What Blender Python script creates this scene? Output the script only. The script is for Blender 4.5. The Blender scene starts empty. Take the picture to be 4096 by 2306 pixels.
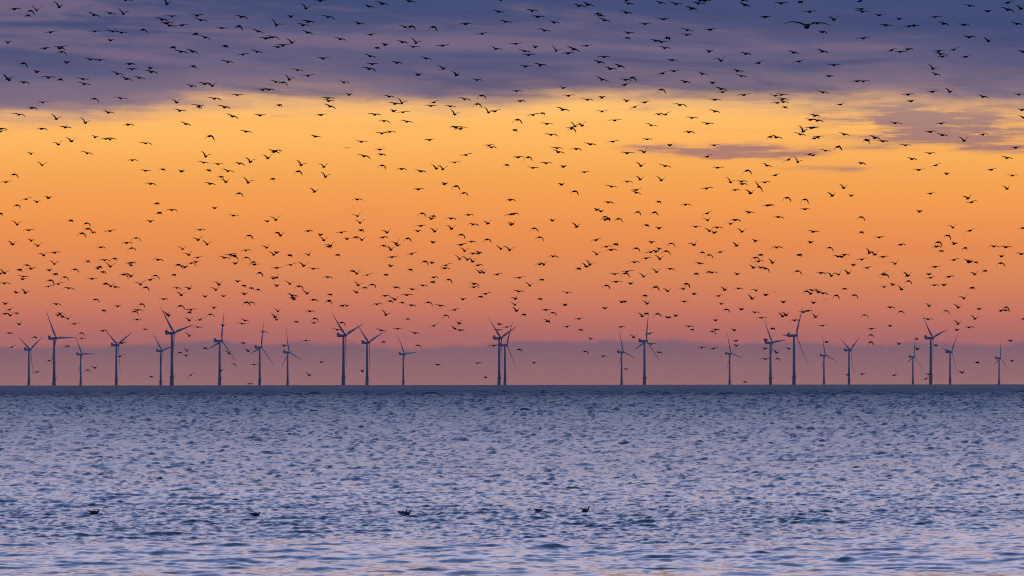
import bpy, math, random
import numpy as np

# ------------------------------------------------------------------ camera geometry
F = 27855.0                      # focal length in pixels of the 4096 px wide photograph
HC = 4.4                         # camera height over the sea
RE = 7.4e6                       # earth radius with refraction
DIP = math.sqrt(2 * HC / RE)
EYE = 1540.5 - DIP * F           # photo row of the true horizontal
PITCH = (EYE - 1153.0) / F
ROLL = 0.00122
sc = bpy.context.scene
col = sc.collection

def vec(*a): return np.array(a, dtype=float)
fw = vec(0, math.cos(PITCH), math.sin(PITCH))
up0 = vec(0, -math.sin(PITCH), math.cos(PITCH))
rt0 = vec(1, 0, 0)
RT = rt0 * math.cos(ROLL) - up0 * math.sin(ROLL)
UP = up0 * math.cos(ROLL) + rt0 * math.sin(ROLL)
CAM = vec(0, 0, HC)

def ray(px, py):
    d = fw + RT * (px - 2048) / F + UP * (1153 - py) / F
    return d / np.linalg.norm(d)

cam_data = bpy.data.cameras.new('camera')
cam = bpy.data.objects.new('camera', cam_data)
col.objects.link(cam)
cam_data.sensor_width = 36.0
cam_data.lens = 36.0 * F / 4096.0
cam_data.clip_start = 1.0
cam_data.clip_end = 120000.0
from mathutils import Matrix
cam.matrix_world = Matrix(((RT[0], UP[0], -fw[0], 0), (RT[1], UP[1], -fw[1], 0), (RT[2], UP[2], -fw[2], HC), (0, 0, 0, 1)))
sc.camera = cam

sc.render.engine = 'CYCLES'
cy = sc.cycles
cy.use_denoising = False
cy.filter_width = 1.1
cy.use_adaptive_sampling = False
cy.max_bounces = 5
cy.diffuse_bounces = 2
cy.glossy_bounces = 3
cy.transmission_bounces = 1
cy.volume_bounces = 0
cy.transparent_max_bounces = 4
cy.caustics_reflective = False
cy.caustics_refractive = False
cy.sample_clamp_indirect = 3.0
sc.render.film_transparent = False
sc.view_settings.view_transform = 'Standard'
sc.view_settings.look = 'None'
sc.view_settings.exposure = 0.0
sc.view_settings.gamma = 1.0
sc.view_settings.use_curve_mapping = False

def lin(r, g, b):
    def f(c):
        c /= 255.0
        return c / 12.92 if c <= 0.04045 else ((c + 0.055) / 1.055) ** 2.4
    return (f(r), f(g), f(b), 1.0)

# ------------------------------------------------------------------ node expression helper
class S:
    """A float socket with arithmetic that builds Math nodes."""
    def __init__(self, tree, sock): self.t, self.s = tree, sock
    def m(self, op, *others, clamp=False):
        n = self.t.nodes.new('ShaderNodeMath'); n.operation = op; n.use_clamp = clamp
        for i, v in enumerate((self,) + others):
            if isinstance(v, S): self.t.links.new(v.s, n.inputs[i])
            else: n.inputs[i].default_value = v
        return S(self.t, n.outputs[0])
    def __add__(self, o): return self.m('ADD', o)
    def __radd__(self, o): return self.m('ADD', o)
    def __sub__(self, o): return self.m('SUBTRACT', o)
    def __rsub__(self, o): return (self * -1.0) + o
    def __mul__(self, o): return self.m('MULTIPLY', o)
    def __rmul__(self, o): return self.m('MULTIPLY', o)
    def step(self, a, b):
        n = self.t.nodes.new('ShaderNodeMapRange'); n.interpolation_type = 'SMOOTHSTEP'; n.clamp = True
        self.t.links.new(self.s, n.inputs['Value'])
        for k, v in (('From Min', a), ('From Max', b), ('To Min', 0.0), ('To Max', 1.0)):
            if isinstance(v, S): self.t.links.new(v.s, n.inputs[k])
            else: n.inputs[k].default_value = v
        return S(self.t, n.outputs['Result'])

def combine(t, x, y, z):
    n = t.nodes.new('ShaderNodeCombineXYZ')
    for i, v in enumerate((x, y, z)):
        if isinstance(v, S): t.links.new(v.s, n.inputs[i])
        else: n.inputs[i].default_value = v
    return n.outputs[0]

def noise(t, v, scale=1.0, detail=4.0, rough=0.5, distortion=0.0):
    n = t.nodes.new('ShaderNodeTexNoise')
    n.inputs['Scale'].default_value = scale; n.inputs['Detail'].default_value = detail
    n.inputs['Roughness'].default_value = rough; n.inputs['Distortion'].default_value = distortion
    t.links.new(v, n.inputs['Vector'])
    return S(t, n.outputs['Fac'])

def ramp(t, fac, stops, interp='LINEAR'):
    n = t.nodes.new('ShaderNodeValToRGB'); n.color_ramp.interpolation = interp
    e = n.color_ramp.elements
    while len(e) > 1: e.remove(e[-1])
    e[0].position = stops[0][0]; e[0].color = stops[0][1]
    for p, c in stops[1:]:
        k = e.new(p); k.color = c
    t.links.new(fac.s, n.inputs[0])
    return n.outputs['Color']

def mix(t, fac, a, b):
    n = t.nodes.new('ShaderNodeMix'); n.data_type = 'RGBA'; n.clamp_factor = True
    if isinstance(fac, S): t.links.new(fac.s, n.inputs[0])
    else: n.inputs[0].default_value = fac
    for i, v in ((6, a), (7, b)):
        if isinstance(v, tuple): n.inputs[i].default_value = v
        else: t.links.new(v, n.inputs[i])
    return n.outputs[2]

# ------------------------------------------------------------------ dusk sky
SUN_EL, SUN_AZ = math.radians(0.6), math.radians(1.5)
world = bpy.data.worlds.new('World'); sc.world = world; world.use_nodes = True
wt = world.node_tree
for n in list(wt.nodes): wt.nodes.remove(n)
out = wt.nodes.new('ShaderNodeOutputWorld'); bg = wt.nodes.new('ShaderNodeBackground')
wt.links.new(bg.outputs[0], out.inputs[0])
tc = wt.nodes.new('ShaderNodeTexCoord'); sep = wt.nodes.new('ShaderNodeSeparateXYZ')
wt.links.new(tc.outputs['Generated'], sep.inputs[0])
dx, dy, dz = (S(wt, sep.outputs[i]) for i in range(3))
az = dx.m('ARCTAN2', dy)
el = dz.m('ARCSINE')
U = az * (F / 1000.0) + 2.048            # thousands of photo pixels of direction, east-west
V = el * (-F / 1000.0) + EYE / 1000.0    # downwards

def px(y): return (1.560 - y / 1000.0) / 1.560
clear = ramp(wt, (V * -1.0 + 1.560) * (1 / 1.560), [
    (px(1560), lin(188, 118, 106)), (px(1460), lin(194, 116, 102)), (px(1375), lin(212, 123, 101)),
    (px(1300), lin(221, 127, 95)), (px(1200), lin(232, 135, 87)), (px(1100), lin(240, 145, 81)),
    (px(1000), lin(246, 148, 76)), (px(900), lin(253, 156, 74)), (px(800), lin(257, 165, 76)),
    (px(700), lin(257, 174, 81)), (px(600), lin(262, 185, 90)), (px(500), lin(266, 193, 100)),
    (px(420), lin(269, 202, 113)), (px(250), lin(260, 203, 128)), (px(0), lin(228, 190, 160))])

haze_streak = noise(wt, combine(wt, U * 0.45, V * 7.0, 9.4), 1.0, 5.0, 0.55, 0.3) - 0.5
clear = mix(wt, haze_streak.step(0.0, 0.22) * 0.09, clear, lin(214, 130, 104))

# the far cloud bank lying on the horizon
nb = noise(wt, combine(wt, U * 2.6, V * 4.0, 3.1), 1.0, 4.0, 0.55)
nb2 = noise(wt, combine(wt, U * 0.8, 0.0, 8.1), 1.0, 2.0, 0.5)
bank = (V + (nb - 0.5) * 0.11 + (nb2 - 0.5) * 0.11).step(1.362, 1.388)
bankcol = ramp(wt, (V * -1.0 + 1.56) * (1 / 0.2), [(0.05, lin(190, 129, 112)), (0.45, lin(178, 122, 110)), (0.80, lin(158, 112, 110)), (0.98, lin(154, 111, 111))])
low = mix(wt, bank * (nb * 0.25 + 0.82), clear, bankcol)

# streaky cloud patches below the deck
warp = noise(wt, combine(wt, U * 2.2, V * 7.0, 5.5), 1.0, 4.0, 0.55) - 0.5
warp2 = noise(wt, combine(wt, U * 5.0, V * 16.0, 1.5), 1.0, 4.0, 0.6) - 0.5
Ub, Vb = U + warp * 0.45 + warp2 * 0.15, V + warp * 0.075 + warp2 * 0.035
patches = [(2990, 603, 250, 24, 1.15), (2820, 622, 130, 15, 0.8), (2640, 597, 150, 9, 0.45), (3300, 668, 110, 17, 0.8),
           (3150, 672, 60, 10, 0.35), (4040, 603, 190, 19, 1.1), (3930, 552, 240, 24, 0.95), (3640, 552, 190, 17, 0.75),
           (3500, 590, 120, 13, 0.45), (3330, 545, 130, 13, 0.5), (3560, 487, 190, 26, 0.8), (3900, 480, 260, 32, 0.8), (3720, 470, 420, 60, 0.30), (3930, 525, 330, 45, 0.30), (850, 405, 200, 25, 0.5), (350, 470, 300, 14, 0.4),
           (2600, 440, 140, 10, 0.5), (2900, 525, 200, 10, 0.25), (1130, 460, 130, 10, 0.25), (3600, 420, 260, 30, 0.8)]
psum = None
for cx, cyy, rx, ry, k in patches:
    a = (Ub - cx / 1000.0) * (1000.0 / rx); b = (Vb - cyy / 1000.0) * (1000.0 / ry)
    g = (a * a + b * b).m('MULTIPLY', -0.7).m('EXPONENT') * k
    psum = g if psum is None else psum + g
wisp = noise(wt, combine(wt, U * 4.0 + warp * 2.0, V * 42.0, 7.7), 1.0, 6.0, 0.65) - 0.5
pmask = (psum * (wisp * 4.2 + warp2 * 1.6 + 1.0)).step(0.05, 1.25)
pcol = ramp(wt, V * 1.0, [(0.40, lin(166, 132, 128)), (0.52, lin(158, 121, 122)), (0.66, lin(180, 124, 110))])
low = mix(wt, pmask * 0.9, low, pcol)

# the dark cloud deck
EDGE = [(0, 484), (380, 478), (600, 450), (800, 410), (1000, 408), (1200, 420), (1500, 422), (2048, 430), (2250, 408),
        (2550, 388), (2800, 398), (3000, 418), (3250, 425), (3480, 410), (3800, 440), (4096, 450)]
edge = S(wt, ramp(wt, U * (1 / 4.096), [(x / 4096.0, (y / 1000.0,) * 3 + (1,)) for x, y in EDGE], 'B_SPLINE'))
wl = noise(wt, combine(wt, U * 1.3, V * 5.0, 0.7), 1.0, 4.0, 0.5) - 0.5
wf = noise(wt, combine(wt, U * 3.2 + warp * 1.5, V * 22.0, 4.2), 1.0, 6.0, 0.62) - 0.5
h = edge - V + wl * 0.10 + wf * 0.11          # height above the ragged edge
deck = h.step(-0.060, 0.060)
streak = noise(wt, combine(wt, U * 0.5 + V * 1.0, V * 5.5 - U * 0.30, 12.9), 1.0, 7.0, 0.6, 0.8)
streak2 = noise(wt, combine(wt, U * 1.5, V * 11.0 - U * 0.6, 6.3), 1.0, 7.0, 0.62, 0.8)
dcol = ramp(wt, (h + (streak2 - 0.5) * 0.16) * (1 / 0.45), [
    (0.0, lin(208, 162, 128)), (0.07, lin(170, 135, 128)), (0.18, lin(132, 112, 129)), (0.40, lin(98, 93, 126)),
    (0.70, lin(78, 82, 121)), (1.0, lin(64, 77, 119))])
mv = (streak * 0.65 + streak2 * 0.35 + (2.4 - U) * 0.035).step(0.50, 0.66)
dcol = mix(wt, mv * 0.62, dcol, lin(134, 112, 134))
bl = (streak * 0.6 + streak2 * 0.4 - (U - 2.0) * 0.02).step(0.50, 0.36)
dcol = mix(wt, bl * 0.6, dcol, lin(58, 72, 117))
view_sky = mix(wt, deck, low, dcol)

# the sky above the deck: afterglow turning to lavender and dusk blue
hi_w = ramp(wt, el * (1 / 1.5708), [
    (0.035, (0.16, 0.16, 0.30, 1)), (0.075, (0.92, 0.79, 0.97, 1)), (0.12, (1.08, 1.03, 1.44, 1)), (0.18, (0.46, 0.62, 1.22, 1)),
    (0.30, (0.16, 0.29, 0.66, 1)), (0.50, (0.075, 0.145, 0.35, 1)), (1.0, (0.055, 0.085, 0.20, 1))])
sky = wt.nodes.new('ShaderNodeTexSky'); sky.sky_type = 'NISHITA'; sky.sun_disc = False
sky.sun_elevation = SUN_EL; sky.sun_rotation = SUN_AZ
sky.air_density = 1.0; sky.dust_density = 1.0; sky.ozone_density = 2.0
skn = wt.nodes.new('ShaderNodeMix'); skn.data_type = 'RGBA'; skn.blend_type = 'MULTIPLY'; skn.inputs[0].default_value = 1.0
wt.links.new(sky.outputs[0], skn.inputs[6]); skn.inputs[7].default_value = (0.08, 0.08, 0.08, 1)
hi_w = mix(wt, 0.2, hi_w, skn.outputs[2])
west = mix(wt, (V * -1.0).step(0.02, 1.6), view_sky, hi_w)
hi_e = ramp(wt, el * (1 / 1.5708), [(0.0, (0.075, 0.10, 0.25, 1)), (0.12, (0.085, 0.11, 0.27, 1)), (0.4, (0.07, 0.10, 0.25, 1)), (1.0, (0.045, 0.065, 0.16, 1))])
hyp = (dx * dx + dy * dy).m('SQRT').m('MAXIMUM', 1e-4)
toward = (dy.m('DIVIDE', hyp)).step(-0.1, 0.85)
full = mix(wt, toward, hi_e, west)
wt.links.new(full, bg.inputs['Color'])
bg.inputs['Strength'].default_value = 1.0
world.cycles.sampling_method = 'MANUAL'; world.cycles.sample_map_resolution = 1024

sun_data = bpy.data.lights.new('sun', 'SUN')
sun_data.energy = 0.006; sun_data.angle = math.radians(12); sun_data.color = (1.0, 0.72, 0.5)
sun = bpy.data.objects.new('sun', sun_data); col.objects.link(sun)
sun.rotation_euler = (math.pi / 2 - SUN_EL, 0, math.pi - SUN_AZ)

# ------------------------------------------------------------------ helpers
def mat(name, color, rough=0.6, vary=0.0, scale=1.0, spec=0.3, dark=None):
    m = bpy.data.materials.new(name); m.use_nodes = True
    t = m.node_tree; b = t.nodes['Principled BSDF']
    b.inputs['Roughness'].default_value = rough
    b.inputs['Specular IOR Level'].default_value = spec
    c4 = tuple(color) + (1.0,)
    if vary > 0:
        o = t.nodes.new('ShaderNodeTexCoord')
        f = noise(t, o.outputs['Object'], scale, 4.0, 0.6)
        d4 = (tuple(dark) + (1.0,)) if dark else tuple(c * (1 - vary) for c in color) + (1.0,)
        t.links.new(mix(t, f.step(0.35, 0.7), c4, d4), b.inputs['Base Color'])
    else:
        b.inputs['Base Color'].default_value = c4
    return m

def tag(o, label=None, cat=None, group=None, kind=None):
    if label: o['label'] = label
    if cat: o['category'] = cat
    if group: o['group'] = group
    if kind: o['kind'] = kind
    return o

def mesh_from(name, V_, F_, m=None, smooth=True):
    me = bpy.data.meshes.new(name)
    me.from_pydata([tuple(map(float, v)) for v in V_], [], F_)
    me.update()
    if smooth: me.polygons.foreach_set('use_smooth', [True] * len(me.polygons))
    if m: me.materials.append(m)
    return me

def put(name, me, parent=None, loc=(0, 0, 0), rot=(0, 0, 0)):
    o = bpy.data.objects.new(name, me); col.objects.link(o)
    o.location = loc; o.rotation_euler = rot
    if parent: o.parent = parent
    return o

def loft(rings, cap=True):
    """rings: list of equal-length point lists -> verts, faces"""
    V_, F_ = [], []
    n = len(rings[0])
    for r in rings: V_.extend(r)
    for i in range(len(rings) - 1):
        for j in range(n):
            k = (j + 1) % n
            F_.append((i * n + j, i * n + k, (i + 1) * n + k, (i + 1) * n + j))
    if cap:
        F_.append(tuple(range(n - 1, -1, -1))); b = (len(rings) - 1) * n
        F_.append(tuple(range(b, b + n)))
    return V_, F_

def join(*parts):
    V_, F_ = [], []
    for v, f in parts:
        b = len(V_); V_.extend(v); F_.extend(tuple(i + b for i in q) for q in f)
    return V_, F_

def cyl(r0, r1, z0, z1, n=20, x=0.0, y=0.0):
    return loft([[(x + r * math.cos(2 * math.pi * i / n), y + r * math.sin(2 * math.pi * i / n), z) for i in range(n)] for r, z in ((r0, z0), (r1, z1))])

def bar(a, b, w, h=None):
    """box section bar from a to b"""
    a, b = np.array(a, float), np.array(b, float); h = h or w
    d = (b - a) / np.linalg.norm(b - a)
    s = np.cross(d, (0, 0, 1)); 
    if np.linalg.norm(s) < 1e-3: s = np.cross(d, (0, 1, 0))
    s /= np.linalg.norm(s); u = np.cross(s, d)
    return loft([[p + s * w / 2 + u * h / 2, p - s * w / 2 + u * h / 2, p - s * w / 2 - u * h / 2, p + s * w / 2 - u * h / 2] for p in (a, b)])

# ------------------------------------------------------------------ sea
rng = np.random.default_rng(7)
def wave_tile(size, n, lo, hi, slope, wind, spread, falloff, chop, seed):
    r = np.random.default_rng(seed)
    k1 = np.fft.fftfreq(n, size / n) * 2 * np.pi
    kx, ky = np.meshgrid(k1, k1, indexing='ij')
    k = np.hypot(kx, ky); k[0, 0] = 1.0
    lam = 2 * np.pi / k
    th = np.arctan2(ky, kx)
    c = np.abs(np.cos(th - wind)) ** spread + 0.06
    amp = k ** (-falloff) * c * np.exp(-(lam / hi) ** 2.0) * np.exp(-(lo / lam) ** 2.0)
    amp[0, 0] = 0
    spec = amp * (r.normal(size=(n, n)) + 1j * r.normal(size=(n, n)))
    f = lambda s: np.real(np.fft.ifft2(s))
    sx, sy = f(1j * kx * spec), f(1j * ky * spec)
    s = slope / math.sqrt(float(np.mean(sx ** 2 + sy ** 2)))
    hgt = f(spec) * s
    ddx, ddy = f(-1j * kx / k * spec) * s * -chop, f(-1j * ky / k * spec) * s * -chop
    return size, n, np.stack([hgt, ddx, ddy], -1).astype(np.float32)

def wave_at(tile, x, y, rot):
    size, n, a = tile
    c, s = math.cos(rot), math.sin(rot)
    u = ((c * x + s * y) / size * n) % n; v = ((-s * x + c * y) / size * n) % n
    i = np.floor(u).astype(int) % n; j = np.floor(v).astype(int) % n
    fu = (u - np.floor(u))[..., None]; fv = (v - np.floor(v))[..., None]
    i2, j2 = (i + 1) % n, (j + 1) % n
    r = (a[i, j] * (1 - fu) + a[i2, j] * fu) * (1 - fv) + (a[i, j2] * (1 - fu) + a[i2, j2] * fu) * fv
    hgt, p, q = r[..., 0], r[..., 1], r[..., 2]
    return hgt, c * p - s * q, s * p + c * q

W_DIR = math.radians(80)
T_LONG = wave_tile(331.0, 512, 6.0, 40.0, 0.022, W_DIR, 4.0, 2.4, 0.5, 3)
T_MAIN = wave_tile(103.0, 1024, 0.8, 3.4, 0.075, W_DIR + 0.12, 1.3, 1.7, 0.9, 4)
T_FINE = wave_tile(37.0, 1024, 0.25, 0.68, 0.215, W_DIR, 0.7, 1.4, 0.75, 5)

def sst(a, b, x):
    t = np.clip((x - a) / (b - a), 0, 1); return t * t * (3 - 2 * t)

def sea_point(x, y, step):
    """displaced sea surface; STEP is the local mesh spacing in range, waves finer than it fade out"""
    d = np.hypot(x, y)
    near = 1 - sst(168, 214, d + 9 * np.sin(x * 0.35) + 6 * np.sin(x * 0.13 + 2))   # sheltered, smoother water inshore
    wl_ = 1 - sst(5.0, 14.0, step)
    wm = (1 - sst(0.9, 3.6, step)) * (1 + 0.20 * near)
    lod = np.log2(np.maximum(step, 0.19) / 0.19)         # each doubling of the mesh spacing doubles the smallest wave it can carry
    bands = [(T_LONG, 0.0, wl_, 1.0), (T_MAIN, 0.21, wm, 1.0)]
    for j in range(6):
        w = np.cos(np.pi / 2 * np.clip(np.abs(lod - j), 0, 1)) * (min(1.3, 1.1 ** j) if j < 5 else 0.45) * (1 - 0.62 * near)
        bands.append((T_FINE, 0.47 + 0.6 * j, w, 2.0 ** j))
    ripple = 0.012 + 0.015 * np.clip(lod, 0, 5.0) ** 2            # slope of the ripples too small for the mesh
    z = np.zeros_like(x); ox = np.zeros_like(x); oy = np.zeros_like(x)
    for t, r, w, k in bands:
        if not np.any(w > 0.002): continue
        sq = 1.15 if t is T_FINE else 1.0                     # short-crested chop
        a, b, c = wave_at(t, x / k * sq, y / k, r); w = w * k
        z += a * w; ox += b * w; oy += c * w
    return x + ox, y + oy, z - d * d / (2 * RE), np.where(ripple < 0.02, ripple * (1 - 0.5 * near), ripple)

half = math.radians(4.75)
def fan(n, start):
    """azimuths: even inside the view, widening to the full circle outside it"""
    sd = half + np.cumsum(np.geomspace(start, 0.24, 30)); sd = sd[sd < math.pi - 0.02]
    return np.concatenate([-sd[::-1], np.linspace(-half, half, n), sd])
def march(d0, d1, f):
    r = [d0]
    while r[-1] < d1: r.append(r[-1] + f(r[-1]))
    return np.array(r)
ZONES = [(fan(80, 0.004), march(6.0, 141.0, lambda d: max(0.3, (139 - d) * 0.1))),
         (fan(600, 0.0004), march(136.0, 330.0, lambda d: 0.26 if d < 150 else 0.14 + max(0, d - 230) * 0.0026)),
         (fan(380, 0.0006), march(324.0, 1601.0, lambda d: 0.0012 * d)),
         (fan(170, 0.001), march(1570.0, 26000.0, lambda d: min(0.012 * d, 1.9 + max(0, d - 1600) * 0.006)))]
cos_, qs_, rips_, base = [], [], [], 0
for azs, rows in ZONES:
    A, D = np.meshgrid(azs, rows)
    ST = np.repeat(np.gradient(rows)[:, None], len(azs), 1)
    lat = np.gradient(azs)[None, :] * D
    X, Y, Z, RIP = sea_point(np.sin(A) * D, np.cos(A) * D, np.maximum(ST, np.where(lat > 1.2, lat * 0.5, 0)))
    if rows[0] > 100: Z -= (1 - sst(rows[0], rows[0] * 1.013, D)) * 0.0005 * rows[0]      # each sheet dips under the end of the nearer one
    nr, nc = A.shape
    i0 = base + (np.arange(nr - 1)[:, None] * nc + np.arange(nc - 1)[None, :]).reshape(-1)
    qs_.append(np.stack([i0, i0 + 1, i0 + nc + 1, i0 + nc], -1)); base += nr * nc
    cos_.append(np.stack([X, Y, Z], -1).reshape(-1, 3)); rips_.append(RIP.ravel())
co = np.concatenate(cos_).astype(np.float32); quads = np.concatenate(qs_).astype(np.int32); RIP = np.concatenate(rips_)
print('sea quads', len(quads), [len(z[1]) for z in ZONES])
sea_me = bpy.data.meshes.new('sea')
sea_me.vertices.add(len(co)); sea_me.vertices.foreach_set('co', co.ravel())
sea_me.loops.add(quads.size); sea_me.loops.foreach_set('vertex_index', quads.ravel())
sea_me.polygons.add(len(quads))
sea_me.polygons.foreach_set('loop_start', np.arange(0, quads.size, 4, dtype=np.int32))
sea_me.polygons.foreach_set('use_smooth', np.ones(len(quads), dtype=bool))
sea_me.update(calc_edges=True)
ra = sea_me.attributes.new('ripple', 'FLOAT', 'POINT'); ra.data.foreach_set('value', RIP.ravel().astype(np.float32))

water = bpy.data.materials.new('sea_water'); water.use_nodes = True
t = water.node_tree; b = t.nodes['Principled BSDF']
b.inputs['Base Color'].default_value = (0.006, 0.052, 0.096, 1)
b.inputs['Roughness'].default_value = 0.10
b.inputs['IOR'].default_value = 1.333
at = t.nodes.new('ShaderNodeAttribute'); at.attribute_name = 'ripple'
t.links.new(S(t, at.outputs['Fac']).m('SQRT').s, b.inputs['Roughness'])
geo = t.nodes.new('ShaderNodeNewGeometry'); sp = t.nodes.new('ShaderNodeSeparateXYZ'); t.links.new(geo.outputs['Position'], sp.inputs[0])
n1 = noise(t, combine(t, S(t, sp.outputs[0]) * 1.0, S(t, sp.outputs[1]) * 0.55, 0.0), 5.0, 2.0, 0.5)
bump = t.nodes.new('ShaderNodeBump'); t.links.new(S(t, at.outputs['Fac']).step(0.006, 0.012).s, bump.inputs['Strength']); bump.inputs['Distance'].default_value = 0.015
t.links.new(n1.s, bump.inputs['Height']); t.links.new(bump.outputs[0], b.inputs['Normal'])
sea_me.materials.append(water)
sea = put('sea', sea_me); tag(sea, kind='structure')

# ------------------------------------------------------------------ wind turbines
m_white = mat('turbine_paint', (0.38, 0.39, 0.40), 0.75, 0.12, 0.15)
m_yellow = mat('transition_paint', (0.42, 0.36, 0.28), 0.75, 0.2, 0.3)
m_steel = mat('galvanised_steel', (0.25, 0.26, 0.27), 0.5, 0.2, 0.8)
m_blade = mat('blade_gelcoat', (0.38, 0.39, 0.40), 0.7, 0.08, 0.1)
YAW = math.radians(30); HUB = 80.0; BL = 56.0

def blade_mesh():
    rings = []
    for r, chord, thick, twist in ((0.8, 2.1, 2.0, 0), (3.0, 2.2, 1.9, 0), (7.0, 3.3, 1.3, 16), (11.5, 4.0, 0.95, 13), (18, 3.5, 0.72, 9), (26, 2.8, 0.52, 6),
                                   (35, 2.1, 0.36, 3), (44, 1.5, 0.24, 1), (51, 1.0, 0.15, 0), (54.5, 0.6, 0.09, 0), (BL, 0.15, 0.04, 0)):
        pts = []
        ca, sa = math.cos(math.radians(twist + 4)), math.sin(math.radians(twist + 4))
        for i in range(12):
            a = 2 * math.pi * i / 12
            cx = math.cos(a) * chord / 2 - chord * 0.16 * (1 if r > 5 else 0)
            tx = math.sin(a) * thick / 2 * (0.75 + 0.25 * math.cos(a) if r > 5 else 1)
            bend = 2.4 * (r / BL) ** 2
            pts.append((bend + tx * ca + cx * sa, cx * ca - tx * sa, r))
        rings.append(pts)
    return mesh_from('blade', *loft(rings), m_blade)

def nacelle_mesh():
    rings = []
    for x, w, zb, zt in ((3.3, 3.0, -1.5, 1.5), (2.6, 3.7, -1.9, 1.8), (0.5, 3.9, -2.1, 2.0), (-4, 4.0, -2.1, 2.2), (-9, 4.0, -2.0, 2.3), (-10.6, 3.7, -1.6, 2.2), (-11.2, 3.0, -1.0, 1.7)):
        y = w / 2; c = 0.5
        rings.append([(x, y, zb + c), (x, y - c, zb), (x, -y + c, zb), (x, -y, zb + c), (x, -y, zt - c), (x, -y + c, zt), (x, y - c, zt), (x, y, zt - c)])
    return mesh_from('nacelle', *loft(rings), m_white)

def cooler_mesh():
    frame = [bar((-10.8, s * 2.1, 2.0), (-9.2, s * 2.1, 5.3), 0.35, 1.5) for s in (-1, 1)]
    core = loft([[(x0 - 0.7, -2.05, z), (x0 + 0.8, -2.05, z), (x0 + 0.8, 2.05, z), (x0 - 0.7, 2.05, z)] for x0, z in ((-10.3, 2.0), (-9.5, 4.6))])
    lip = bar((-9.1, -2.4, 5.1), (-9.1, 2.4, 5.1), 1.9, 0.5)
    lid = bar((-7.4, -1.6, 2.6), (-7.4, 1.6, 2.6), 1.6, 1.3)
    return mesh_from('cooler_top', *join(core, lip, lid, *frame), m_white, smooth=False)

def hub_mesh():
    rings = []
    for x, r in ((-1.5, 1.7), (-0.9, 1.95), (0.6, 1.95), (1.5, 1.6), (2.1, 1.0), (2.4, 0.3)):
        rings.append([(x, r * math.cos(2 * math.pi * i / 16), r * math.sin(2 * math.pi * i / 16)) for i in range(16)])
    return mesh_from('hub', *loft(rings), m_white)

def tower_mesh():
    rings = [[(r * math.cos(2 * math.pi * i / 24), r * math.sin(2 * math.pi * i / 24), z) for i in range(24)]
             for z, r in ((13.2, 2.34), (30, 2.16), (46, 1.98), (62, 1.79), (78, 1.6))]
    return mesh_from('tower', *loft(rings), m_white)

def rail_mesh():
    parts = []
    n = 16
    for i in range(n):
        a, a2 = 2 * math.pi * i / n, 2 * math.pi * (i + 1) / n
        p = (4.1 * math.cos(a), 4.1 * math.sin(a)); q = (4.1 * math.cos(a2), 4.1 * math.sin(a2))
        parts.append(bar((p[0], p[1], 13.2), (p[0], p[1], 14.4), 0.12))
        for z in (13.8, 14.35): parts.append(bar((p[0], p[1], z), (q[0], q[1], z), 0.1))
    return mesh_from('railing', *join(*parts), m_steel, smooth=False)

def landing_mesh():
    parts = []
    for s in (-0.9, 0.9):
        parts.append(bar((s, -4.0, -6.0), (s, -4.0, 8.5), 0.45))
        for z in (1.0, 7.0): parts.append(bar((s, -4.0, z), (s, -2.4, z), 0.3))
    for z in np.arange(1.0, 13.0, 0.8): parts.append(bar((-0.35, -3.35, z), (0.35, -3.35, z), 0.09))
    for s in (-0.35, 0.35): parts.append(bar((s, -3.35, 0.0), (s, -3.35, 13.0), 0.1))
    return mesh_from('boat_landing', *join(*parts), m_yellow, smooth=False)

def crane_mesh():
    return mesh_from('davit_crane', *join(bar((3.4, 1.4, 13.2), (3.4, 1.4, 16.6), 0.4), bar((3.4, 1.4, 16.4), (5.6, 2.2, 17.0), 0.3)), m_steel, smooth=False)

TM = dict(tower=tower_mesh(), transition=mesh_from('transition_piece', *cyl(2.85, 2.85, -40, 13.0, 24), m_yellow),
          platform=mesh_from('platform', *cyl(4.2, 4.2, 12.8, 13.2, 16), m_steel, smooth=False),
          railing=rail_mesh(), landing=landing_mesh(), crane=crane_mesh(), nacelle=nacelle_mesh(), cooler=cooler_mesh(), hub=hub_mesh(), blade=blade_mesh())

def distance_for(s_px):
    """distance at which an 80 m hub stands S_PX photo pixels above the sea horizon on the curved earth"""
    lo_, hi_ = 4000.0, 40000.0
    for _ in range(60):
        m = (lo_ + hi_) / 2
        ang = (HUB - m * m / (2 * RE) - HC) / m + DIP
        if ang > s_px / F: lo_ = m
        else: hi_ = m
    return lo_

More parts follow.
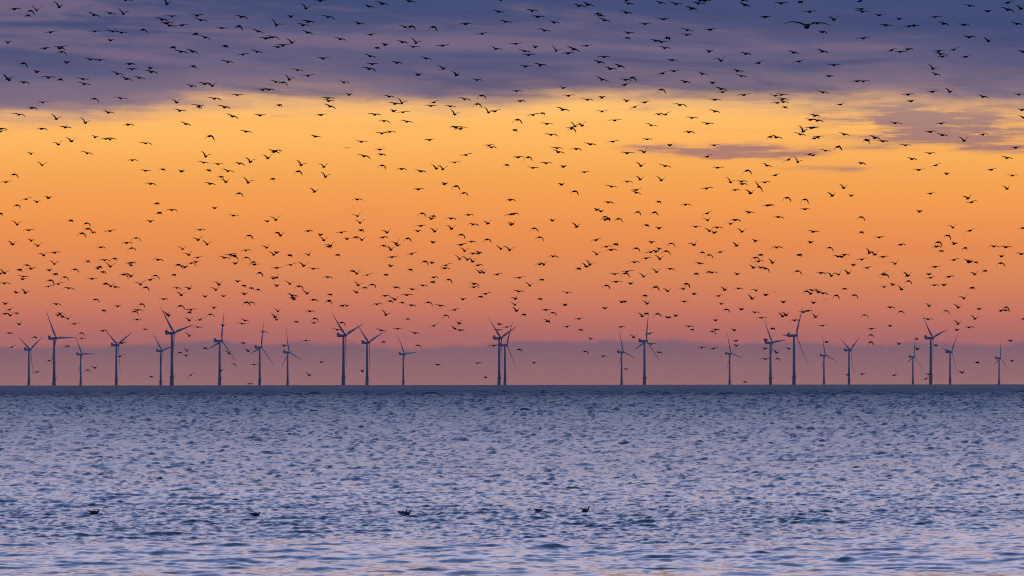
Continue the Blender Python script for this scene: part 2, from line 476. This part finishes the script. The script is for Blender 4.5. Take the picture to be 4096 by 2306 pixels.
TURB = [  # tile, tower x, hub y (tile pixels), rotor phase in degrees, label
    (0, 290, 945, 60, 'small Y-bladed wind turbine ending the row beside a taller one with a level blade'),
    (0, 545, 832, -31, 'tall wind turbine with one blade level, between a small Y-bladed and a small level-bladed one'),
    (0, 812, 993, -31, 'small far wind turbine with one blade level, next to its taller level-bladed look-alike'),
    (0, 1170, 900, 63, 'mid-size Y-bladed wind turbine standing alone beside the small far level-bladed one'),
    (0, 1617, 957, -43, 'shorter wind turbine whose blade tip meets the tower of the tallest turbine'),
    (0, 1730, 778, -43, 'tallest wind turbine, standing close in front of a shorter one'),
    (0, 2210, 858, 13, 'wind turbine with one upright and two drooping blades, neighbour of the tallest turbine'),
    (1, 37, 922, 14, 'wind turbine with upright and drooping blades, between a taller look-alike and a small far one'),
    (1, 318, 972, -9, 'small far wind turbine with a short drooping blade, beside the tall Y-bladed one'),
    (1, 880, 803, -49, 'tall Y-bladed wind turbine with a slightly shorter Y-bladed neighbour'),
    (1, 1118, 875, -51, 'shorter Y-bladed wind turbine beside the tall Y-bladed one, their blades nearly meeting'),
    (1, 1482, 990, -34, 'lone small far wind turbine with wide gaps of open sea on both sides'),
    (1, 2447, 830, -51, 'taller wind turbine of the two whose blades cross and towers almost touch'),
    (1, 2505, 900, 30, 'shorter wind turbine of the two whose blades cross and towers almost touch'),
    (2, 1103, 970, -14, 'small far wind turbine beside a tall one with an upright blade, before the wide gap'),
    (2, 1333, 858, 13, 'tall wind turbine with upright blade, standing between a small far one and a wide gap'),
    (2, 2190, 985, -18, 'small far wind turbine with a short drooping blade, beside two tall neighbouring turbines'),
    (3, 25, 875, -35, 'tall wind turbine with a rising near-level blade reaching towards its taller neighbour'),
    (3, 262, 803, 30, 'tall wind turbine with one level blade pointing at the neighbouring turbine'),
    (3, 563, 1003, -14, 'small far wind turbine between the tall level-bladed turbine and a Y-bladed one'),
    (3, 815, 952, 57, 'mid-size Y-bladed wind turbine beside a small far one, before a gap'),
    (3, 1458, 1017, 13, 'small far wind turbine with upright blade, close beside a tall one'),
    (3, 1638, 828, -45, 'tall wind turbine between two much smaller far ones standing close by'),
    (3, 1832, 970, 40, 'mid-size wind turbine with a tilted rotor, next to the tall one between smaller ones'),
    (3, 2325, 1030, 10, 'smallest farthest wind turbine with upright blade, standing apart at the end of the row'),
]
K = 2576 / 1024.0
for tile, tx, hy, phase, label in TURB:
    pxx = tile * 1024 + tx / K
    yh = 1543.2 - 5.0 * pxx / 4096
    d = distance_for(yh - (1024 + hy / K))
    r = ray(pxx, yh); a = math.atan2(r[0], r[1])
    root = bpy.data.objects.new('wind_turbine', None); col.objects.link(root)
    root.location = (math.sin(a) * d, math.cos(a) * d, -d * d / (2 * RE)); root.rotation_euler = (0, 0, -YAW)
    root.empty_display_size = 5
    tag(root, label, 'wind turbine', 'offshore wind turbines of the wind farm')
    put('tower', TM['tower'], root)
    tp = put('transition_piece', TM['transition'], root)
    put('platform', TM['platform'], tp); put('railing', TM['railing'], tp); put('boat_landing', TM['landing'], tp); put('davit_crane', TM['crane'], tp)
    nac = put('nacelle', TM['nacelle'], root, (0, 0, HUB), (0, math.radians(-4), 0))
    put('cooler_top', TM['cooler'], nac)
    hub = put('hub', TM['hub'], root, (4.6, 0, HUB + 0.3), (0, math.radians(-5), 0))
    for k in range(3):
        th = math.radians(phase + 120 * k)
        bl_ = put('blade', TM['blade'], root, (4.6, 0, HUB + 0.3))
        # local: tilt the rotor plane 5 degrees, then spin about the shaft
        bl_.rotation_mode = 'QUATERNION'
        from mathutils import Quaternion
        bl_.rotation_quaternion = Quaternion((0, 1, 0), math.radians(-5)) @ Quaternion((1, 0, 0), -th)

# ------------------------------------------------------------------ birds
m_bird = mat('starling_plumage', (0.008, 0.0075, 0.010), 0.8, 0.3, 30.0, 0.06)
m_gull = mat('gull_plumage', (0.07, 0.075, 0.09), 0.6, 0.5, 8.0, 0.2, (0.03, 0.035, 0.045))
m_hazed = mat('hazed_gull_plumage', (0.30, 0.26, 0.26), 0.6, 0.2, 6.0, 0.2)  # distant gulls: fading by haze put into the colour as a paler plumage

def bird_geom(pose, k=1.0, body=1.0, slim=1.0):
    """A flying bird: wings along x, beak towards -y. pose = (left angles, left length, right angles, right length)."""
    st = [(-.118, .002, .002, .004), (-.100, .008, .008, .005), (-.088, .018, .018, .006), (-.068, .023, .023, .004), (-.045, .028, .027, .0), (-.005, .032, .031, -.002),
          (.035, .027, .026, .0), (.062, .020, .016, .002), (.078, .016, .008, .003), (.118, .027, .003, .004)]
    rings = []
    for y, rx, rz, zc in st:
        rings.append([(rx * body * math.cos(2 * math.pi * i / 8), y * body, zc * body + rz * body * math.sin(2 * math.pi * i / 8)) for i in range(8)])
    parts = [loft(rings)]
    LA, LL, RA, RL = pose
    for sgn, angs, ln in ((-1, LA, LL), (1, RA, RL)):
        # span stations: length share, chord, leading-edge sweep (y)
        stn = [(0.0, .075, -.030, .016), (.34, .066, -.045, .014), (.62, .050, -.034, .012), (.85, .032, -.014, .009), (1.0, .008, .004, .004)]
        x, z, prev = .012, .014, 0.0
        rings = []
        for i, (s, ch, le, th) in enumerate(stn):
            if i:
                a = math.radians(angs[min(len(angs) - 1, int((i - 1) * len(angs) / 4))]); dl = (s - prev) * .212 * ln
                x += dl * math.cos(a); z += dl * math.sin(a); prev = s
            ch, le, th = ch * slim, le * slim, th * slim
            a = math.radians(angs[min(len(angs) - 1, int(max(0, i - 1) * len(angs) / 4))])
            nx, nz = -math.sin(a), math.cos(a)
            inc = math.tan(math.radians(12))
            def P(yc, tt): 
                zz = tt - yc * inc
                return (sgn * (x + nx * zz) * 1.0, yc, z + nz * zz)
            rings.append([P(le, 0), P(le + ch * .3, th / 2), P(le + ch, 0), P(le + ch * .3, -th / 2)])
        parts.append(loft(rings))
    v, f = join(*parts)
    return [(a * k, b * k, c * k) for a, b, c in v], f

POSES = {  # inner/outer wing angles from the horizontal and length, left then right
    'F': ((5, 2, -2, -4), 1.0, (5, 2, -2, -4), 1.0), 'D': ((20, 12, 6, 3), 1.0, (-2, -12, -18, -20), .97),
    'U': ((-4, -14, -18, -18), 1.0, (16, 10, 5, 2), 1.0), 'A': ((4, -18, -28, -32), 1.0, (2, -18, -28, -30), .95),
    'N': ((-15, -42, -54, -60), .95, (-18, -50, -62, -66), .95), 'C': ((0, -35, -55, -60), .72, (-5, -60, -85, -95), .55),
    'V': ((42, 34, 26, 22), .95, (36, 32, 28, 24), .95), 'W': ((58, 50, 40, 34), .98, (30, 12, 2, -4), .92),
    'Y': ((24, 14, 6, 2), .92, (48, 44, 38, 34), .92), 'S': ((24, 8, -14, -28), .62, (24, 8, -18, -30), .55),
    'L': ((14, 6, -2, -4), 1.18, (-2, -24, -34, -38), 1.2), 'X': ((62, 60, 56, 54), 1.0, (-58, -60, -62, -62), 1.0),
    'Z': ((-28, -34, -34, -30), 1.1, (34, 30, 32, 40), 1.05)}
PHRASE = {'F': 'gliding on flat wings', 'D': 'banking, one wing up, one down', 'U': 'tilted, far wing lifted', 'A': 'with wings bowed downwards',
          'N': 'with wings swept steeply down', 'C': 'with half-folded curled wings', 'V': 'with wings raised in V', 'W': 'with one wing thrown up', 'Y': 'with far wing raised',
          'S': 'with short flexed wings', 'L': 'with long drooping wing', 'X': 'rolled onto its edge', 'Z': 'soaring on slanting wings'}
SIZE = {'F': 1.0, 'D': 1.0, 'U': 1.0, 'A': .95, 'N': .72, 'C': .5, 'V': .85, 'W': .9, 'Y': .85, 'S': .6, 'L': 1.2, 'X': 1.0, 'Z': 1.1}

BIRDS = {
 (0, 0): '''148 95A 370 108V 303 112N 283 160C 597 75W 1265 5F 1680 42W 945 155D 1110 138D 1242 142W 1732 167F 1985 160F 2022 207D 1632 203D 1680 238F
 1706 262D 1833 258F 2430 175L 2400 268N 2235 287D 510 328U 955 320F 1135 320D 1224 332F 1438 302N 1112 410S 1965 345C 2065 382D 80 433S 455 490F 600 490D
 622 477F 620 525N 1740 480C 1820 525D 1938 522D 2268 468C 2447 552U 2293 627D 910 603D 1003 608F 672 633S 232 640N 1305 648A 1332 700F 1512 690S 1525 728D
 1945 670C 370 728S 1180 747D 1272 798D 1402 787D 490 785D 605 803C 835 800D 850 850D 75 798W 95 810V 240 833A 2060 848D 2137 867V 1927 870D 430 1033F
 323 1090A 950 997N 1215 993F 2160 997L 2388 960F 1778 1035V 2000 1068D 2005 1082C 2262 1083D 1810 1118D 1090 1137D 190 1158L 568 1200W 860 1240W 658 1285F
 1290 1258A 2340 1175D 1872 1252D''',
 (1, 0): '''650 12F 502 88W 1135 68D 1270 42D 1545 17D 2465 2F 350 172S 727 175L 205 258W 527 222D 475 258D 1035 240D 1500 277D 1557 268N 1780 275N 2112 245F
 2440 122D 2510 222D 20 320D 100 390F 165 378L 130 385F 520 332D 360 433V 275 458F 222 478F 850 398D 1155 352F 1300 455S 1218 485C 1475 428D 1610 435W 1585 475F
 1880 463F 2277 343F 10 525D 2413 495D 675 592F 1150 570D 1172 648F 1140 697L 1418 635D 1712 592D 1885 695V 2018 760V 2222 808D 420 710D 525 765F 335 805W
 200 828D 270 832N 885 833D 68 908F 135 905D 1632 758S 938 957S 725 992F 733 1020D 1340 975D 1468 1042W 1400 1048F 235 1062C 745 1075D 1790 1033U 1762 1070F
 1957 1073F 2100 1002D 2268 965N 2225 1050N 1385 1122S 1480 1133F 2000 1155W 2340 1135W 2405 1123U 42 1165F 653 1160U 1197 1157D 1290 1222A 1517 1228D 2015 1283D''',
 (2, 0): '''1153 8S 1173 40F 762 52D 675 62D 205 112D 260 173F 425 230D 327 312D 1495 32D 1650 45D 1890 10D 1950 10D 1875 38F 2320 8D 2343 55D 1808 90D 862 140N
 882 160D 930 208D 1150 132D 1340 245F 1527 198F 2550 175F 1170 337D 1160 385C 1765 307D 1760 355F 1998 303F 1445 413F 1505 427F 1565 385C 1538 487D 40 445F
 235 478S 130 520D 170 556F 445 515W 620 500D 565 540U 753 465F 928 577D 880 630D 1083 670D 990 697D 137 672F 287 660D 1985 522S 2355 545D 2103 615V 1615 610F
 2480 637U 2270 718D 2310 770D 1915 748D 1630 720F 1513 742U 905 806D 1145 808D 1208 785N 1133 857U 515 890S 45 920A 85 1020A 570 967F 760 1008D 905 985S
 1155 1020S 1500 905N 1745 828D 2020 838S 2105 900D 2120 930F 2335 960F 2043 1007F 1338 1033U 1235 1080U 907 1125F 1690 1060L 512 1108D 308 1143C 215 1160U
 1478 1153A 1548 1155U 2043 1125D 1812 1190F 55 1208N 352 1250F 1035 1215F 635 1275W 705 1268V 605 1285F 1400 1265D 1968 1248F''',
 (3, 0): '''133 37F 325 25C 925 15U 420 122F 937 95F 950 120F 1120 157F 665 203V 500 240D 550 326A 1320 195S 1683 175F 1187 258F 1418 268F 1470 263F 1770 243D
 1972 253D 2032 62D 2213 117F 2415 102D 2415 30U 2545 92V 2508 245D 960 388F 2025 378F 2218 418V 1245 508U 1332 525F 1408 500A 1720 517U 1735 548D 1757 573U
 1870 503U 1990 575U 258 533D 548 522D 313 622F 663 658F 1660 697W 1688 752D 615 770D 897 820F 960 822F 553 933D 1830 928V 1655 926F 1410 955F 1440 1020F
 2165 978D 2525 955F 75 967F 140 957F 150 1000D 95 1038F 155 1030D 170 1083C 475 1168D 728 1055F 428 1210F 497 1217D 1280 1242F 1743 1246F 2560 1110F
 2570 1187D 460 1286F 2570 525F''',
 (0, 1): '''15 12A 420 12A 8 38U 2475 40F 720 137V 587 170Y 958 96S 1068 112F 1110 118D 1465 158L 2110 85N 311 263S 878 258D 1333 328A 425 378V 2070 290W 2520 345W
 2050 352D 2195 367F 2410 362A 1465 434F 1638 420C 1828 440S 2100 428C 2293 437D 140 470N 60 547F 1517 566A 2225 495C 2275 547V 2115 565D 2497 553W 2403 660N
 262 719U 372 748S 487 707S 168 780N 5 865C 1577 762C 1602 857C 1730 829A 1515 945S 2162 810S 2350 885F 173 975V 290 1032F 713 935C 867 962N 885 1017N 822 1063N
 940 1053C 1108 1041U 2015 1028A 1995 1130Y 2085 1175V 315 1137S 128 1175V 383 1190Y 440 1285Y 552 1258F 1368 1110N 1275 1160A 1015 1205A 1322 1212N 1838 1222Y
 1900 1280Y 2505 1085N 2475 1235A 2320 1278F 2355 1287C''',
 (1, 1): '''598 90F 1268 58F 1348 42A 2060 12F 2015 0F 1060 142F 1748 124F 2345 178F 2370 198A 200 235A 180 245D 1247 220F 1260 270A 1090 288L 120 308V 2115 275U
 455 377W 422 440N 683 395V 1267 380N 1465 416A 1660 440D 1815 412V 1880 418V 2000 350F 2525 376C 168 515C 700 495W 1898 567S 2010 588N 1635 620F 590 645V
 2088 657N 1020 722A 2560 727A 1022 890Y 115 943S 200 928V 1047 958Y 1670 862N 1782 890C 1765 917S 1963 914A 2140 878A 2332 965Y 2565 872U 1660 988F 1968 1018V
 1798 1045V 2185 975A 2565 978S 215 1057C 248 1085V 525 1040A 860 1055U 650 1080S 683 1133V 1057 1032C 1000 1103C 1065 1130V 1320 1055Y 1278 1105A 915 1120S
 1520 1115N 1630 1043S 2063 1077N 2322 1125N 1780 1155S 750 1190Y 730 1197C 1410 1165Y 1425 1185S 1283 1187C 1357 1228V 108 1208Y 2168 1147A 2065 1178U
 2463 1220V 2553 1232V 2100 1242V 207 1258S 180 1280V 530 1280Y 820 1280C 1565 1270U 2185 1267A 2245 1262S 340 1285C''',
 (2, 1): '''30 25C 598 10N 395 72L 1783 45A 1360 117F 1015 140U 790 168D 455 207D 467 247D 648 215A 1590 177S 2035 177F 1160 257F 1330 247Y 62 297F 160 297N
 343 358F 213 405F 518 393S 728 448F 1298 385V 1542 387D 1963 292U 2070 403D 2565 382D 2363 432N 1290 522V 1503 530V 1160 543A 497 573S 627 640N 1000 593D
 1250 628F 1250 655D 2200 550W 2310 542D 2320 567A 2545 550F 2485 595X 2245 627A 2400 660V 1960 612U 970 752A 1475 745C 1748 775A 853 827S 895 843S 1260 848N
 1430 852N 1965 862U 2385 853F 15 870A 2570 785A 935 897N 937 927S 965 917C 1068 918N 405 935S 1970 932Y 2247 930A 652 997V 2200 968S 1357 982C 1480 1013S
 220 1013N 1850 997F 1988 1040V 2065 1005A 2035 1057S 2315 1047V 275 1102N 845 1130U 1045 1173C 1405 1155S 1600 1165N 1833 1180Y 2260 1188V 2448 1141S 950 1198A
 1000 1230A 1248 1213N 1480 1220S 1548 1242N 1397 1253U 1448 1248S 853 1275V 1915 1255C 2095 1252U 1980 1280N 2500 1280C 5 970Y''',
 (3, 1): '''437 5F 355 38W 327 68D 20 92C 83 98D 505 92F 470 108A 768 68D 985 122N 1000 128S 1077 104D 1158 138D 1385 178F 1637 43F 1755 75D 2163 70A 1973 132V
 2493 202F 702 192N 578 232D 420 268U 455 277F 205 322Z 300 347W 938 358A 1450 317D 1630 259F 2405 305F 1690 378U 1517 425F 2245 423F 75 478U 1797 465S 2460 482F
 762 607V 647 685V 838 685S 1635 663U 2405 615V 2012 712Y 2050 750F 187 705N 367 722N 373 820F 8 780A 1525 845S 105 900A 935 900N 458 1047F 940 1052C 1120 1103F
 1860 1005Y 2030 1037U 1807 1085N 2565 1010U 427 1155S 88 1205A 617 1207N 1337 1177A 1710 1153N 1697 1197A 1742 1240C 1875 1168S 1980 1210C 2273 1195A 2395 1203F
 1020 1262W 1075 1278V 315 1280C 770 1278A 2550 1272F''',
 (0, 2): '''548 85V 885 58C 1053 45A 1153 30C 1593 42A 1990 18U 2258 22D 2360 8N 2478 18N 2548 65C 2560 90F 2368 80S 270 95N 198 142C 313 132U 498 147S 557 185C
 752 138N 985 130S 1000 112C 1110 110V 1320 72A 1318 97Y 1795 92N 1860 117S 1925 75N 1972 65S 5 180S 45 177V 1038 165C 650 215N 505 248N 235 212F 228 238S
 1245 190N 1318 208V 1562 200N 1750 193C 45 280A 925 233F 1512 243U 588 285U 488 310U 692 328A 1060 282C 1115 308V 1162 316D 1415 290Y 1465 318N 1780 325A
 1905 332Y 2205 292V 2392 260S 2455 302C 2530 327C 2172 345Y 163 372S 255 375W 1825 398V 1648 437A 2063 412S 2250 408S 2460 387S 55 485S 567 488A 958 440N
 1185 510S 1043 552C 1420 487N 2475 470N 2530 467N 1812 505N 95 543U 50 585A 103 602Y 165 578C 605 585S 583 602S 630 615V 685 635Y 1385 548A 1352 562N 2153 525S
 1922 545F 1905 570C 1685 592V 1697 605S 2115 590N 195 690Y 750 686U 1380 643A 1905 652V 2010 645U 2463 653D 2433 684F 2243 703S 1460 740C 95 780A 350 820C
 815 778N 823 833A 1035 757A 1993 720A 1905 808V 1228 880F 118 920U 677 910C 2065 930C 2445 877C 1812 975C 1880 957V 1873 1005S 2500 960V 2305 985V 497 1057U
 1205 1012U 2350 1090N 2558 1097U 875 1150N 955 1130Y 370 1172F 2225 1157S 1522 1218C 1920 1200Z 2515 1290A 2372 1422S 1720 1532V''',
 (1, 2): '''1370 15U 2048 35V 2128 42V 2180 60V 1697 58N 1772 72S 2235 97A 350 93U 480 103V 210 124U 577 132F 1912 97U 1355 105S 1552 140C 1900 127A 970 153N
 1015 180Y 1120 195U 1308 192C 2255 170V 2290 173V 2430 188U 33 172N 175 230S 208 222Y 722 216A 1790 218A 1778 265C 1938 240N 340 285V 210 303S 432 308N 1030 300V
 1093 322C 1165 290N 1408 320A 1680 300A 1012 370Y 1573 338F 2195 285A 2193 317A 20 342C 515 382V 366 401D 372 424V 384 440Y 745 390C 580 445A 730 458N 735 450C
 1300 404A 1398 443Y 1350 457C 1520 396F 1470 472C 2313 384U 2258 412C 1733 470N 1565 500A 2082 440S 865 503C 912 505S 1218 488A 1855 504D 2000 545U 220 560V
 543 560A 193 618V 207 645V 405 665C 587 632N 585 678S 1308 597W 1905 600N 1527 637C 75 767A 860 672N 818 746D 1258 752D 1425 735F 1790 705U 2048 683Y 2000 735V
 2055 750A 2450 692S 2523 718F 2440 747A 505 855A 1603 780D 1283 868C 1627 902N 285 907S 660 1073S 2393 907F 2232 1080A 1828 1098D 1073 1163Y 538 1205V
 2312 1226S 2495 1365A''',
 (2, 2): '''415 8A 1350 27U 1488 33V 1232 66A 2447 20N 320 92Y 280 86U 670 130C 748 110V 785 92W 1890 78D 2480 58A 2428 122V 2505 120A 2550 130N 1592 133A 1455 165V
 1160 160U 1137 178N 1035 186F 1325 210V 1853 182C 1982 163C 2015 170A 2265 186S 75 222F 298 242C 180 302V 1047 262F 1193 282S 948 300N 1440 315N 1567 357V
 1753 283N 1728 335Y 2140 345V 2280 330A 2457 352Y 70 360F 555 372F 35 435Y 283 435C 1338 402C 1833 387S 1105 468S 1137 463S 2078 405U 2415 433V 2555 396S
 535 497S 30 495V 1360 483Y 1733 462F 2108 485S 935 530S 45 555V 340 546F 118 592C 408 573N 675 635F 1310 610V 1350 583C 1460 585N 1562 622S 1580 620C 1648 605S
 2155 540N 2310 541S 2445 571A 2510 625A 2048 651S 350 660N 365 660Y 553 714F 690 747C 1095 717A 1780 712A 1812 743C 2050 745A 2015 763N 2238 752Y 790 837S
 1385 785U 1225 823V 2255 858S 2258 906S 2552 848S 70 943N 735 962N 920 1012F 1400 888F 1480 973A 1910 924A 2030 934U 2545 937S 2550 1040F 222 1078S 1147 1142S
 2343 1270C''',
 (3, 2): '''740 12S 705 8F 1160 12F 945 38U 45 72V 860 95S 1000 122U 1280 82Y 2350 8S 1872 43U 2020 68V 2035 62S 2090 66C 2340 75N 1682 113U 292 155N 535 175A 638 203V
 710 190Y 808 178V 1155 183U 1178 192N 1405 203V 1620 188S 1637 222U 1822 212A 2080 188Y 2180 152C 1412 255N 1255 293S 1170 315S 1343 340V 1675 297A 1772 297S
 2053 323C 768 332C 385 358N 440 347A 510 367V 430 383Y 555 380A 685 400N 867 397N 1972 430Y 155 468S 460 475S 1230 520A 1623 508V 1915 523V 1787 555N 1330 562N
 2125 537S 2392 518N 2390 550A 2345 555S 360 568U 400 555A 148 612V 183 600V 478 618V 968 597N 1612 640F 2083 635V 2568 635U 268 650A 550 705U 1228 708S 1912 686V
 1900 748S 2025 722A 45 733C 1040 736U 1033 797N 1028 870N 590 870S 1492 837C 1320 888S 1690 905S 2440 857S 208 937S 85 977V 1505 942V 90 1035N 2105 1073C
 2455 1060S 802 1200S 950 1192S 1272 1202U 1615 1195F 1588 1240U 1955 1177Y'''}

rnd = random.Random(11)
def jitter(p, amt):
    return tuple(tuple(a + rnd.uniform(-amt, amt) for a in x) if isinstance(x, tuple) else x * rnd.uniform(.93, 1.06) for x in p)
VARIANTS = 5
shapes = {k: [bird_geom(jitter(p, 6.0), 1.0, 0.92, 0.86) for _ in range(VARIANTS)] for k, p in POSES.items()}
bird_me = {k: [mesh_from('starling', *g, m_bird) for g in gs] for k, gs in shapes.items()}

flock = []
for (tc_, tr_), text in BIRDS.items():
    tok = text.split()
    for xs, ys in zip(tok[0::2], tok[1::2]):
        code = ys[-1]
        pxx, pyy = tc_ * 1024 + float(xs) / K, tr_ * 512 + float(ys[:-1]) / K
        d0 = 196.0 * (1 + 0.00008 * pyy + 0.35 * max(0.0, (pyy - 1050) / 500.0) ** 1.5) * rnd.uniform(.93, 1.08)
        flock.append((pxx, pyy, code, d0, rnd.randrange(VARIANTS), rnd.gauss(0, 4), rnd.uniform(20, 40), rnd.uniform(3, 13)))
flock.sort(key=lambda q: -SIZE[q[2]] / q[3])
def place(q):
    pxx, pyy, code, d0, var, roll, yaw, pit = q
    p = CAM + ray(pxx, pyy) * d0
    # nose up by pit, roll about the body axis, then turned by yaw to the right of the viewer
    return Matrix.Translation(p) @ Matrix.Rotation(math.radians(yaw), 4, 'Z') @ Matrix.Rotation(math.radians(-pit), 4, 'X') @ Matrix.Rotation(math.radians(roll), 4, 'Y')
for q in flock[:300]:
    o = put('starling', bird_me[q[2]][q[4]])
    o.matrix_world = place(q)
    near_n = sum(1 for w in flock if w is not q and math.hypot(w[0] - q[0], (w[1] - q[1]) * 1.3) < 75)
    company = 'alone' if near_n == 0 else 'beside one other' if near_n == 1 else 'in tight cluster'
    where = 'against dark cloud' if q[1] < 330 else 'at the cloud edge' if q[1] < 480 else 'against glowing sky' if q[1] < 1200 else 'above the turbines'
    tag(o, 'larger black starling ' + PHRASE[q[2]] + ', ' + company + ' ' + where, 'bird', 'larger starlings of the flock')
vs, fs = [], []
for q in flock[300:]:
    v, f = shapes[q[2]][q[4]]
    M_ = np.array(place(q)); b0 = len(vs)
    vv = np.array(v) @ M_[:3, :3].T + M_[:3, 3]
    vs.extend(map(tuple, vv)); fs.extend(tuple(i + b0 for i in ff) for ff in f)
rest = put('starling_flock', mesh_from('starling_flock', vs, fs, m_bird))
tag(rest, 'smaller black starlings of the scattered flock', 'birds', kind='stuff')
print('birds', len(flock))

def flying_gull(pose, k, body, m, slim=0.6):
    return mesh_from('gull', *bird_geom(pose, k, body, slim), m)
# the big gull gliding head-on among the starlings
gm = flying_gull(((14, 3, -14, -20), 1.0, (15, 2, -13, -18), 1.0), 3.1, 0.74, m_gull, 0.5)
g = put('gull', gm); p = CAM + ray(3072 + 390 / K, 268 / K) * 188
g.matrix_world = Matrix.Translation(p) @ Matrix.Rotation(math.radians(10), 4, 'Z') @ Matrix.Rotation(math.radians(-4), 4, 'X') @ Matrix.Rotation(math.radians(1.5), 4, 'Y')
tag(g, 'large grey gull with long bowed wings, biggest of all the flying birds', 'bird')
far_gull = [flying_gull(((16, 10, 6, 8), 1.0, (16, 10, 8, 10), 1.0), 2.6, 0.6, m_hazed), flying_gull(((22, 4, -12, -20), 1.0, (22, 4, -12, -20), 1.0), 2.6, 0.6, m_hazed)]
for pxx, pyy, d0, v_, lab in ((1391, 594, 660, 0, 'faint pale gull gliding far off in the orange sky'), (3097, 1170, 1150, 0, 'tiny pale gull flying above the tall turbine with the level blade'),
                         (3299, 1200, 1000, 1, 'pale distant gull with drooping wing tips, near the tall level-bladed turbine'), (1772, 1375, 1900, 0, 'speck of a gull leading a pair along the top of the cloud bank'),
                         (1804, 1374, 1900, 1, 'speck of a gull trailing a pair along the top of the cloud bank'), (1182, 1483, 2100, 0, 'tiny speck of a gull beside the tower of a small far turbine')):
    o = put('gull', far_gull[v_]); p = CAM + ray(pxx, pyy) * d0
    o.matrix_world = Matrix.Translation(p) @ Matrix.Rotation(math.radians(8), 4, 'Z')
    tag(o, lab, 'bird')

# gulls resting on the water
m_back = mat('folded_wing', (0.10, 0.11, 0.13), 0.6, 0.4, 12.0, 0.2, (0.05, 0.055, 0.065))
m_breast = mat('gull_breast', (0.22, 0.24, 0.29), 0.7, 0.25, 10.0, 0.15)
def tube(path, n=12):
    rings = []
    P_ = [np.array((x, 0, z)) for x, z, *_ in path]
    for i, (x, z, w, hgt) in enumerate(path):
        a = P_[max(0, i - 1)]; c = P_[min(len(P_) - 1, i + 1)]
        dd = (c - a) / np.linalg.norm(c - a); nrm = np.array((-dd[2], 0, dd[0]))
        rings.append([P_[i] + np.array((0, 1, 0)) * w * math.cos(2 * math.pi * j / n) + nrm * hgt * math.sin(2 * math.pi * j / n) for j in range(n)])
    return loft(rings)
def gull_body(neck):
    hx, hz = (.125, .098 + neck)
    return mesh_from('gull', *tube([(-.205, .093, .010, .004), (-.17, .082, .022, .010), (-.12, .060, .045, .030), (-.05, .043, .062, .045), (.03, .042, .068, .050), (.09, .050, .058, .048),
        (.122, .075, .042, .036), (.125, .085 + neck * .5, .030, .027), (hx + .003, hz, .027, .026), (hx + .020, hz + .020, .025, .021), (hx + .042, hz + .020, .017, .014),
        (hx + .058, hz + .014, .007, .007), (hx + .088, hz + .006, .003, .003)]), m_breast)
def gull_wing(s):
    rings = []
    for x, z, y, hh, w in ((.06, .070, .050, .022, .012), (.0, .072, .062, .030, .012), (-.08, .075, .050, .022, .011), (-.15, .090, .030, .012, .008), (-.215, .112, .012, .004, .004), (-.245, .120, .006, .001, .001)):
        rings.append([(x, s * (y + w * math.cos(a)), z + hh * math.sin(a)) for a in [2 * math.pi * i / 8 for i in range(8)]])
    return mesh_from('wing', *loft(rings), m_back)
wings = [gull_wing(-1), gull_wing(1)]
for pxx, pyy, neck, tilt, sc_, lab in ((377, 2056, .012, 0, 1.05, 'gull floating low with flat tail and beak held out, far from the other gulls'),
        (1020, 2064, .0, 2, 1.02, 'plump gull floating on the water with its head tucked into its shoulders'),
        (1625, 2059, .034, 0, .90, 'front gull of a pair floating close together, neck stretched up'),
        (1611, 2056, .020, 0, .96, 'rear gull of a pair floating close together, half hidden by the other'),
        (2153, 2046, -.012, 4, .88, 'gull floating with its head sunk low, near the long-necked gull'),
        (2341, 2045, .070, 5, .86, 'floating gull with long neck stretched up and tail cocked')):
    r = ray(pxx, pyy)
    tt = np.arange(190.0, 270.0, 0.02); gx, gy = r[0] * tt, r[1] * tt
    sz_ = sea_point(gx, gy, np.full_like(tt, 0.14))[2]
    i_ = int(np.argmax(HC + r[2] * tt < sz_))
    p = (gx[i_], gy[i_] + 0.10, float(sz_[i_]) - 0.012)
    o = put('gull', gull_body(neck), None, p, (0, math.radians(tilt), math.radians(rnd.uniform(-8, 8))))
    o.scale = (sc_ * 0.94,) * 3
    tag(o, lab, 'bird')
    for w in wings: put('wing', w, o)

# ------------------------------------------------------------------ haze over the sea
hz_v, hz_f = loft([[(-26000, -3000, z), (26000, -3000, z), (26000, 27500, z), (-26000, 27500, z)] for z in (-150, 165)])
haze_m = bpy.data.materials.new('haze'); haze_m.use_nodes = True
t = haze_m.node_tree
for n in list(t.nodes):
    if n.type == 'BSDF_PRINCIPLED': t.nodes.remove(n)
pv = t.nodes.new('ShaderNodeVolumePrincipled')
pv.inputs['Color'].default_value = (0.62, 0.74, 1.0, 1); pv.inputs['Density'].default_value = 2.0e-5; pv.inputs['Anisotropy'].default_value = 0.0
t.links.new(pv.outputs[0], t.nodes['Material Output'].inputs['Volume'])
haze = put('haze', mesh_from('haze', hz_v, hz_f, haze_m, smooth=False)); tag(haze, kind='stuff')
